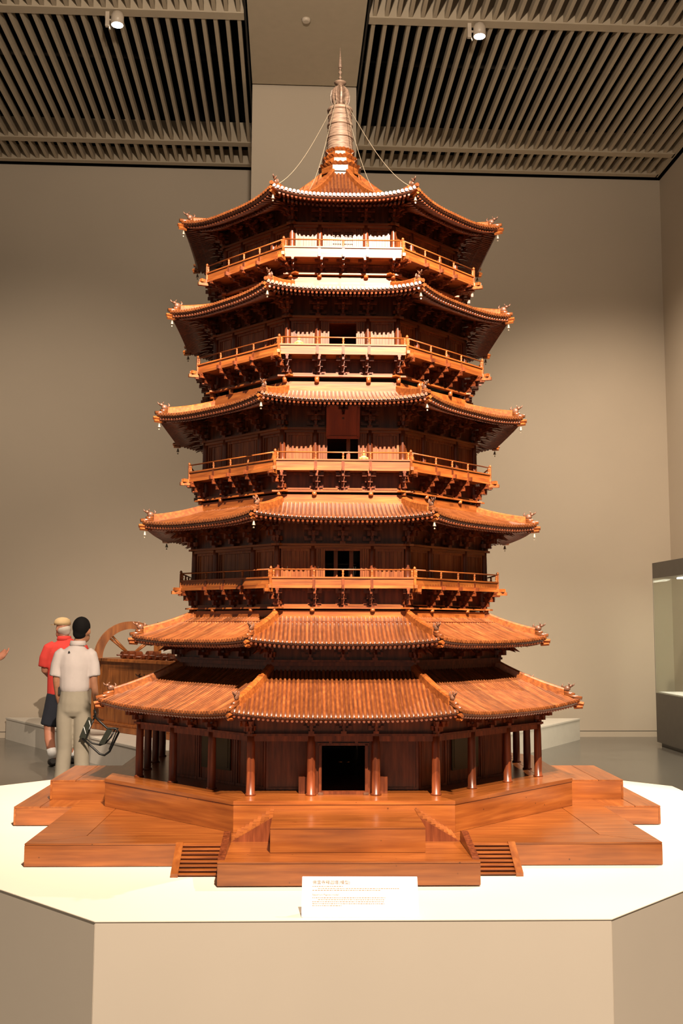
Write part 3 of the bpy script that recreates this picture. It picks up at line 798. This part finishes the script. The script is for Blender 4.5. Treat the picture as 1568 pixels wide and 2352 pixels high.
# ------------------------------------------------------------------ label card on the table
sg = tag(empty('label_stand', (.085*U+.03, 6.33*U, TZ), R(.3)), 'white slanted label card with faint printed text at the front table edge', 'sign')
wv_, hv = .205, .145
tl = R(48)
card = mk('card', MB().box(-wv_, wv_, -.003, .003, 0, hv), M_WHITE, sg, bevel=.0012)
card.rotation_euler = (-tl*.72, 0, 0)
mk('foot', MB().box(-wv_+.004, wv_-.004, -.004, .075, 0.0, .005), M_WHITE, sg)
mk('back_strut', MB().box(-wv_+.006, wv_-.006, .058, .063, .005, .074), M_WHITE, sg)
def text(body, size, x, z, mat, name):
    cu = bpy.data.curves.new(name, 'FONT'); cu.body = body; cu.size = size; cu.resolution_u = 2
    tmp = bpy.data.objects.new(name, cu); COL.objects.link(tmp)
    dg = bpy.context.evaluated_depsgraph_get()
    me = bpy.data.meshes.new_from_object(tmp.evaluated_get(dg)); bpy.data.objects.remove(tmp)
    me.materials.clear(); me.materials.append(mat)
    o = put(name, me, card, (x, -.0036, z)); o.rotation_euler = (PI/2, 0, 0); return o
text('佛宫寺释迦塔(模型)', .0155, -.168, .117, M_INK, 'title_lettering')
text('Sakyamuni Pagoda (model)', .0088, -.168, .076, M_INK, 'subtitle_lettering')
def blur_lines(name, rows, seed):
    b = MB(); rn = random.Random(seed)
    for x0, x1, z in rows:
        x = x0
        while x < x1:
            l = rn.uniform(.003, .009); b.box(x, min(x+l, x1), -.0036, -.0030, z, z+.0028); x += l+.0022
    mk(name, b, M_INK2, card)
blur_lines('small_print', [(-.168, -.06, .107), (-.148, .14, .100), (-.168, .075, .093)], 3)
blur_lines('small_print', [(-.168, .09, .067), (-.148, .085, .060), (-.168, .085, .053), (-.168, .085, .046), (-.168, -.065, .039)], 4)
rg = mk('table_ring', MB().tube([(.033*math.cos(2*PI*i/24), .033*math.sin(2*PI*i/24), .002) for i in range(25)], .0022, 6), W_DARK, None, (2.015, 6.05, TZ))
tag(rg, 'thin brown ring lying at the far right rim of the white table', 'ring')

# ------------------------------------------------------------------ plinth and wooden machine behind
pl = tag(empty('low_plinth', (-.6, 13.2, 0), 0), 'low grey-white angular plinth behind the pagoda table', 'plinth')
hexa = [(x+.6, y-13.2) for x, y in ((-4.68, 15.13), (-1.95, 11.25), (.95, 11.25), (3.46, 15.3), (.40, 15.2), (.40, 12.75), (-1.45, 12.75), (-1.45, 15.15))]
mk('plinth_body', MB().prism(hexa, 0, .272), M_PLINTH, pl)
mk('plinth_top', MB().prism([(x*1.003, y*1.003) for x, y in hexa], .272, .30), M_PLINTH, pl, bevel=.004)

bd = Vector((.67, -.742)); ang = math.atan2(bd.y, bd.x)
ex = tag(empty('wooden_machine', (-3.15, 13.66, .30), ang), 'brown wooden cabinet machine with a large notched wheel on the low plinth', 'exhibit')
LX, LY, LH = 2.1, .70, .885
mk('cabinet', MB().box(.07, LX-.07, .03, LY-.03, .10, LH-.04), W_CAB, ex)
for x in (0, LX-.07):
    for y in (0, LY-.07): mk('corner_post', MB().box(x, x+.07, y, y+.07, .10, LH-.04), W_CAB, ex)
mk('cabinet_top', MB().box(-.02, LX+.02, -.02, LY+.02, LH-.04, LH), W_CAB, ex, bevel=.006)
mk('cabinet_base', MB().box(-.05, LX+.05, -.05, LY+.05, 0, .07).box(-.02, LX+.02, -.02, LY+.02, .07, .10), W_CAB, ex, bevel=.006)
wh = mk('wheel', MB(), W_CAB, ex, (.50, .26, LH+.01))
wh.rotation_euler = (0, 0, -ang+R(22))
def arc_ring(r0, r1, y0, y1, n=48, a0=0, a1=PI):
    b = MB(); rs = []
    for i in range(n+1):
        a_ = a0+(a1-a0)*i/n; c, s = math.cos(a_), math.sin(a_)
        rs.append([(r*c, y, r*s) for r, y in ((r0, y0), (r1, y0), (r1, y1), (r0, y1))])
    return b.rings(rs, True, False)
mk('rim', arc_ring(.36, .455, -.055, -.03), W_CAB, wh); mk('rim', arc_ring(.36, .455, .03, .055), W_CAB, wh)
for i in range(17):
    a_ = PI*(i+.5)/17
    b = arc_ring(.385, .45, -.03, .03, 2, a_-.045, a_+.045); mk('bucket_board', b, W_DARK, wh)
mk('rim_lining', arc_ring(.375, .39, -.03, .03), W_DARK, wh)
for a_ in (R(40), R(46), R(132), R(138)):
    mk('spoke', MB().tube([(.03*math.cos(a_), -.02, .02+.03*math.sin(a_)), (.37*math.cos(a_), -.02, .37*math.sin(a_))], .014, 6), W_CAB, wh)
mk('hub', MB().tube([(0, -.10, .02), (0, .10, .02)], .05, 12), W_DARK, wh)
rn = random.Random(5)
for i in range(9):
    x = .52+i*.15; r = rn.uniform(.03, .055)
    mk('gear', MB().tube([(x, .12, LH+r), (x, .16+rn.uniform(0, .06), LH+r)], r, 12, smooth=False).tube([(x, .05, LH+r), (x, .3, LH+r)], .01, 6), W_DARK, ex)
mk('post_block', MB().prism([(1.13, .2), (1.26, .2), (1.26, .32), (1.13, .32)], LH, LH+.2), W_CAB, ex)
mk('post_block', MB().prism([(1.30, .2), (1.36, .2), (1.36, .28), (1.30, .28)], LH, LH+.12), M_PLINTH, ex)

# ------------------------------------------------------------------ showcase along the right wall
sx, sy = rot2(5.03, 14.35, RT)
sh = tag(empty('glass_showcase', (sx, sy, 0), RT), 'tall glass showcase with dark hood and base along the right wall', 'showcase')
LYS = 5.0
mk('base', MB().box(0, .68, -LYS, 0, .05, .71), M_GREY, sh); mk('kick', MB().box(.05, .68, -LYS+.05, -.04, 0, .05), M_BLKM, sh)
mk('hood', MB().box(0, .68, -LYS, 0, 2.27, 2.48), M_GREY, sh)
mk('display_deck', MB().box(.03, .66, -LYS+.03, -.03, .711, .725), M_WHITE, sh)
mk('glass_front', MB().box(.004, .012, -LYS+.004, -.004, .71, 2.27), M_GLASS, sh)
mk('glass_end', MB().box(.013, .67, -.012, -.004, .71, 2.27), M_GLASS, sh)
mk('lamp_strip', MB().box(.25, .33, -LYS+.1, -.25, 2.255, 2.27), M_GLOW, sh)
mk('corner_trim', MB().box(0, .004, -.004, 0, .71, 2.27), M_GREY, sh)
sl = bpy.data.lights.new('showcase_strip_light', 'AREA'); sl.shape = 'RECTANGLE'; sl.size = .08; sl.size_y = LYS-.4; sl.energy = 18; sl.color = WARM
so = bpy.data.objects.new('showcase_strip_light', sl); COL.objects.link(so); so.parent = sh; so.location = (.29, -LYS/2, 2.25)
bx = mk('display_block', MB().box(-.15, .15, -.25, .25, 0, .10).box(-.11, .11, -.2, .2, .10, .13), M_WHITE, None, (0, 0, 0), RT)
bxy = rot2(5.03+.36, 13.65, RT); bx.location = (bxy[0], bxy[1], .725)
tag(bx, 'small white stepped block inside the glass showcase', 'block')

# ------------------------------------------------------------------ people
def fuse(mb, name, mat, parent=None, loc=(0, 0, 0), rz=0, vox=.012, it=5):
    me = mb.mesh(name, mat)
    tmp = bpy.data.objects.new(name, me); COL.objects.link(tmp)
    r = tmp.modifiers.new('r', 'REMESH'); r.mode = 'VOXEL'; r.voxel_size = vox; r.use_smooth_shade = True
    s = tmp.modifiers.new('s', 'SMOOTH'); s.iterations = it; s.factor = .5
    dg = bpy.context.evaluated_depsgraph_get()
    me2 = bpy.data.meshes.new_from_object(tmp.evaluated_get(dg)); bpy.data.objects.remove(tmp)
    me2.name = name
    if not me2.materials: me2.materials.append(mat)
    return put(name, me2, parent, loc, rz)
def hand(b, p, d, side, curl=.6):
    """five-fingered relaxed hand at wrist p hanging along d (unit), thumb towards 'side' (unit)"""
    p, d, sd = Vector(p), Vector(d).normalized(), Vector(side).normalized()
    nrm = d.cross(sd).normalized()
    b.tube([p-d*.03, p, p+d*.045, p+d*.085], [.026, .026, .036, .034], 10, .55)
    for i, (o, l) in enumerate(((.027, .068), (.009, .078), (-.009, .073), (-.026, .058))):
        q = p+d*.078+sd*o
        b.tube([q, q+d*l*.45+nrm*.012*curl, q+d*l*.8+nrm*.04*curl, q+d*l*.9+nrm*.065*curl], [.0095, .009, .008, .007], 7)
    q = p+d*.025+sd*.028
    b.tube([q, q+sd*.022+d*.03, q+sd*.026+d*.065+nrm*.01], [.013, .011, .009], 7)
def head(b, c, tilt=0, face=0):
    """head centred at c; face direction angle (0 = +Y)"""
    c = Vector(c)
    f = Vector((-math.sin(face), math.cos(face), 0)); s = Vector((math.cos(face), math.sin(face), 0))
    b.ball(c+Vector((0, 0, .025))-f*.012, (.078, .092, .098), 14, 9)
    b.ball(c+f*.03-Vector((0, 0, .055)), (.056, .06, .06), 12, 7)
    b.tube([c+f*.088+Vector((0, 0, .02)), c+f*.108-Vector((0, 0, .018)), c+f*.092-Vector((0, 0, .028))], [.009, .014, .012], 8)
    for q in (-1, 1):
        b.ball(c+s*q*.080-f*.005+Vector((0, 0, -.005)), (.014, .022, .032), 8, 6)
        b.ball(c+f*.078+s*q*.03+Vector((0, 0, .012)), (.013, .012, .009), 8, 5)
    b.tube([c+f*.083-s*.022-Vector((0, 0, .055)), c+f*.09-Vector((0, 0, .053)), c+f*.083+s*.022-Vector((0, 0, .055))], [.006, .009, .006], 6)
    return f, s

def slim(b, n0=0, k=.86):
    b.v = [p if i < n0 else (p[0]*k, p[1], p[2]) for i, p in enumerate(b.v)]
# man in white polo, seen from behind
MW = (-2.44, 9.9, 0)
b = MB()
HC_ = (.055, .02, 1.595)
head(b, HC_, 0, R(-25))
b.tube([(.0, .0, 1.38), (.02, .005, 1.46), (.045, .012, 1.54)], [.065, .056, .055], 12)
n0 = len(b.v)
b.ell([(0, .0, .90, .15, .10), (0, 0, 1.0, .15, .10), (0, 0, 1.15, .15, .10), (0, 0, 1.3, .175, .105), (0, 0, 1.40, .15, .085), (0, 0, 1.44, .07, .06)], 16)
b.tube([(-.15, 0, 1.39), (-.19, -.01, 1.25), (-.195, -.01, 1.12), (-.175, .02, .98), (-.155, .05, .88)], [.055, .050, .041, .036, .026], 10)
hand(b, (-.155, .05, .88), (.05, .05, -1), (.3, 1, 0), 1)
b.tube([(.15, 0, 1.39), (.195, -.01, 1.25), (.205, -.01, 1.12), (.225, .01, .98), (.235, .02, .88)], [.055, .050, .042, .037, .027], 10)
hand(b, (.235, .02, .88), (.02, .0, -1), (-.2, 1, 0), 1.4)
for q in (-1, 1):
    b.tube([(q*.08, 0, .88), (q*.085, .01, .48), (q*.09, -.02, .08)], [.085, .058, .045], 12)
    b.ell([(q*.095, .04, .0, .04, .11), (q*.095, .03, .04, .04, .10), (q*.095, -.01, .09, .035, .05)], 12)
slim(b, n0)
pw = fuse(b, 'person', M_SKIN, None, MW, R(6)); pw.scale = (.985, .985, .968)
tag(pw, 'man seen from behind in white polo and khaki trousers carrying a folding stool', 'person')
b = MB()
b.ell([(0, 0, 1.02, .150, .112), (0, 0, 1.06, .165, .122), (0, 0, 1.15, .166, .122), (0, 0, 1.28, .185, .122), (0, 0, 1.37, .178, .108), (0, 0, 1.425, .12, .085), (0.01, 0, 1.46, .075, .070)], 18)
for q in (-1, 1):
    b.tube([(q*.12, 0, 1.395), (q*.165, 0, 1.36), (q*.195, -.005, 1.27), (q*.205, -.008, 1.165)], [.062, .072, .070, .072], 12)
slim(b)
fuse(b, 'polo_shirt', M_SHIRT, pw, vox=.011)
mk('collar', MB().lathe([(.062, 1.475), (.066, 1.505), (.070, 1.505), (.079, 1.462), (.072, 1.458)], 18, (.018, .004)), M_SHIRT, pw)
mk('chest_logo', MB().prism([(-.012, 0), (.012, 0), (.008, .008), (0, .02), (-.008, .008)], -.001, .001), M_BLKM, pw, (-.045, -.113, 1.392)).rotation_euler = (R(90), 0, 0)
b = MB()
b.ell([(0, 0, 1.06, .140, .108), (0, 0, 1.0, .148, .116), (0, 0, .92, .160, .128), (0, 0, .84, .160, .122), (0, 0, .79, .13, .09)], 16)
for q in (-1, 1):
    b.tube([(q*.082, 0, .90), (q*.088, 0, .75), (q*.086, .01, .48), (q*.10, -.01, .25), (q*.118, -.015, .03)], [.09, .092, .078, .078, .092], 14)
slim(b, 0, .9)
fuse(b, 'trousers', M_KHAKI, pw, vox=.011)
mk('belt', MB().ring([(.133*math.cos(i*PI/12), .113*math.sin(i*PI/12)) for i in range(24)], [(.12*math.cos(i*PI/12), .10*math.sin(i*PI/12)) for i in range(24)], 1.045, 1.075), M_SHOE, pw)
mk('belt_pouch', MB().box(-.145, -.12, -.05, .03, .99, 1.07), M_SHOE, pw, bevel=.006)
b = MB()
c = Vector(HC_); f = Vector((math.sin(R(25)), math.cos(R(25)), 0))
b.ball(c+Vector((0, 0, .042))-f*.022, (.086, .098, .100), 16, 10).ball(c-f*.05+Vector((0, 0, -.02)), (.066, .05, .06), 12, 7)
fuse(b, 'hair', M_HAIR, pw, vox=.009)
for q in (-1, 1): mk('shoe', MB().ell([(q*.095, .04, 0, .045, .125), (q*.10, .04, .03, .047, .125), (q*.10, .02, .07, .042, .09), (q*.10, -.03, .10, .036, .045)], 14), M_SHOE, pw)

# folding stool in his right hand
def sp(px, py, dy=0): return (MW[0]+(px-172)/246, 9.77+dy, 1.6+(1438-py)/246)
fs_ = tag(empty('folding_stool', sp(228, 1640), 0), 'black folding stool frame hanging from the hand of the man in white', 'stool')
o0 = Vector(sp(228, 1640))
def spl(px, py, dy=0): return Vector(sp(px, py, dy))-o0
mk('outer_frame', MB().tube([spl(*p) for p in ((224, 1640), (240, 1654), (256, 1668), (275, 1668), (282, 1676), (262, 1719), (251, 1727), (240, 1724), (222, 1708), (200, 1690))], .010, 8), M_BLKM, fs_)
mk('inner_frame', MB().tube([spl(p[0], p[1], .05) for p in ((271, 1670), (262, 1688), (250, 1702), (238, 1706), (220, 1702), (206, 1692), (214, 1668), (226, 1640))], .008, 8), M_BLKM, fs_)
mk('cross_rod', MB().tube([spl(277, 1668, .06), spl(268, 1690, .06), spl(258, 1716, .06)], .006, 8), M_BLKM, fs_)
def quad(name, pts, th, mat):
    b_ = MB(); n = len(pts); p = [spl(*q) for q in pts]
    b_.add([v-Vector((0, th, 0)) for v in p]+[v+Vector((0, th, 0)) for v in p], [tuple(range(n)), tuple(reversed(range(n, 2*n)))]+[(i, n+i, n+(i+1) % n, (i+1) % n) for i in range(n)])
    return mk(name, b_, mat, fs_)
quad('seat_cloth', [(213, 1643), (221, 1648), (218, 1660), (208, 1690), (194, 1688), (203, 1664)], .012, M_OLIVE)
quad('strap', [(256, 1668), (268, 1672), (250, 1704), (238, 1702)], .008, M_OLIVE)
mk('white_piping', MB().tube([spl(215, 1650, -.016), spl(219, 1662, -.016), spl(216, 1670, -.016)], .004, 6).tube([spl(204, 1664, -.016), spl(209, 1680, -.016)], .004, 6), M_WHITE, fs_)
mk('carry_strap', MB().tube([spl(225, 1627), spl(229, 1634), spl(226, 1642)], .010, 6), M_BLKM, fs_)

# man in red polo, cap and navy shorts
MR = (-3.16, 12.35, 0)
b = MB()
HR = (-.045, .03, 1.555)
fc = R(35)
f, s_ = head(b, HR, 0, fc)
b.tube([(.0, 0, 1.38), (-.02, .01, 1.45), (-.04, .02, 1.53)], [.065, .06, .058], 12)
b.ell([(0, 0, .80, .17, .12), (0, 0, 1.0, .175, .125), (0, 0, 1.2, .18, .125), (0, 0, 1.33, .17, .11), (0, 0, 1.40, .12, .08)], 16)
b.tube([(-.16, 0, 1.36), (-.22, .0, 1.22), (-.225, .02, 1.08), (-.17, .14, 1.02), (-.10, .22, 1.03)], [.058, .052, .044, .036, .028], 10)
hand(b, (-.10, .22, 1.03), (.9, .35, 0), (0, 0, 1), .8)
b.tube([(.16, 0, 1.36), (.22, .0, 1.22), (.24, .02, 1.06), (.22, .06, .84)], [.058, .052, .044, .028], 10)
hand(b, (.22, .06, .84), (0, .1, -1), (0, 1, 0), .8)
b.tube([(-.09, 0, .85), (-.16, .0, .50), (-.15, -.04, .30), (-.11, -.10, .08)], [.10, .066, .058, .042], 12)
b.tube([(.09, 0, .85), (.11, .12, .48), (.13, .14, .10)], [.10, .066, .045], 12)
b.tube([(-.11, -.12, .09), (-.12, -.06, .05), (-.13, .03, .03)], [.04, .042, .03], 10)
b.tube([(.13, .12, .06), (.13, .2, .04), (.13, .28, .025)], [.042, .04, .025], 10)
pr_ = fuse(b, 'person', M_SKIN2, None, MR, R(18))
tag(pr_, 'man in red polo, tan cap and navy shorts walking behind the man in white', 'person')
b = MB()
b.ell([(0, 0, .80, .195, .140), (0, 0, .95, .197, .142), (0, 0, 1.15, .20, .142), (0, 0, 1.28, .20, .135), (0, 0, 1.36, .175, .11), (0, 0, 1.42, .10, .08), (-.01, 0, 1.45, .075, .07)], 18)
for q in (-1, 1): b.tube([(q*.12, 0, 1.365), (q*.18, 0, 1.33), (q*.22, 0, 1.22), (q*.23, .01, 1.12)], [.065, .078, .076, .074], 12)
fuse(b, 'polo_shirt', M_RED, pr_)
mk('collar', MB().lathe([(.068, 1.43), (.072, 1.475), (.076, 1.475), (.086, 1.43), (.08, 1.425)], 18, (-.02, .006)), M_RED, pr_)
b = MB()
b.ell([(0, 0, .90, .18, .132), (0, 0, .82, .19, .14), (0, 0, .74, .185, .135)], 16)
b.tube([(-.09, 0, .80), (-.12, .0, .62), (-.155, .0, .45)], [.11, .108, .105], 14).tube([(.09, 0, .80), (.10, .06, .62), (.11, .12, .45)], [.11, .106, .10], 14)
fuse(b, 'shorts', M_NAVY, pr_)
c = Vector(HR)
b = MB().ball(c-f*.03+Vector((0, 0, -.005)), (.084, .084, .07), 14, 8).ball(c-f*.06-Vector((0, 0, .035)), (.06, .045, .045), 12, 6)
fuse(b, 'hair', M_GHAIR, pr_, vox=.009)
cp = mk('cap', MB().ell([(c.x, c.y, c.z+.045, .094, .100), (c.x, c.y, c.z+.075, .096, .103), (c.x, c.y, c.z+.11, .082, .088), (c.x, c.y, c.z+.13, .05, .055), (c.x, c.y, c.z+.137, .01, .01)], 18), M_CAP, pr_)
bz = MB(); q = c+f*.07+Vector((0, 0, .045))
pts = [q-s_*.085, q-s_*.06+f*.07, q+f*.095, q+s_*.06+f*.07, q+s_*.085]
bz.add([p for p in pts]+[p+Vector((0, 0, .008)) for p in pts], [(4, 3, 2, 1, 0), (5, 6, 7, 8, 9)]+[(i, (i+1) % 5, 5+(i+1) % 5, 5+i) for i in range(5)])
mk('visor', bz, M_CAP, pr_)
mk('sock', MB().tube([(-.132, -.068, .20), (-.11, -.10, .09)], [.05, .046], 12), M_WHITE, pr_); mk('sock', MB().tube([(.128, .14, .20), (.13, .14, .08)], [.05, .046], 12), M_WHITE, pr_)
mk('shoe', MB().tube([(-.11, -.155, .07), (-.11, -.12, .055), (-.12, -.04, .050), (-.13, .06, .034)], [.03, .05, .048, .03], 12), M_SHOE, pr_)
mk('shoe', MB().tube([(.13, .07, .055), (.13, .12, .055), (.13, .20, .05), (.13, .31, .032)], [.03, .05, .048, .03], 12), M_SHOE, pr_)

# person whose arm enters at the left edge
ML = (-3.51, 9.2, 0)
b = MB()
head(b, (0, .03, 1.52), 0, R(-70))
b.tube([(0, 0, 1.33), (0, .01, 1.48)], [.06, .055], 12)
b.ell([(0, 0, .85, .15, .11), (0, 0, 1.1, .14, .10), (0, 0, 1.3, .16, .10), (0, 0, 1.37, .06, .05)], 16)
b.tube([(.13, 0, 1.30), (.22, .05, 1.14), (.28, .08, 1.13), (.44, .10, 1.24), (.52, .1, 1.30)], [.052, .045, .042, .036, .026], 10)
hand(b, (.52, .1, 1.30), (.85, .05, .5), (0, .4, .6), .4)
b.tube([(-.14, 0, 1.30), (-.19, 0, 1.1), (-.19, .03, .86)], [.052, .044, .027], 10); hand(b, (-.19, .03, .86), (0, .1, -1), (0, 1, 0), .8)
for q in (-1, 1):
    b.tube([(q*.08, 0, .86), (q*.085, .01, .46), (q*.09, -.02, .08)], [.088, .058, .042], 12)
    b.ell([(q*.095, .04, 0, .04, .11), (q*.095, .0, .06, .035, .07)], 12)
pL = fuse(b, 'person', M_SKIN2, None, ML, 0)
tag(pL, 'person at the left picture edge reaching a bare forearm into view', 'person')
b = MB().ell([(0, 0, .78, .17, .125), (0, 0, 1.1, .16, .115), (0, 0, 1.28, .175, .112), (0, 0, 1.36, .10, .075)], 16)
for q in (-1, 1): b.tube([(q*.10, 0, 1.31), (q*.155, 0, 1.28), (q*.185, .015 if q > 0 else 0, 1.20)], [.06, .068, .062], 12)
fuse(b, 'shirt', M_KHAKI, pL)
b = MB().ell([(0, 0, .9, .155, .115), (0, 0, .8, .165, .12)], 14)
for q in (-1, 1): b.tube([(q*.08, 0, .84), (q*.088, 0, .45), (q*.09, -.01, .06)], [.092, .072, .065], 14)
fuse(b, 'trousers', M_NAVY, pL)
fuse(MB().ball((-.02, .015, 1.56), (.092, .092, .105), 14, 9), 'hair', M_HAIR, pL)
for q in (-1, 1): mk('shoe', MB().ell([(q*.095, .04, 0, .048, .125), (q*.095, .04, .03, .05, .125), (q*.095, .02, .07, .045, .09), (q*.095, -.02, .11, .05, .055)], 14), M_SHOE, pL)
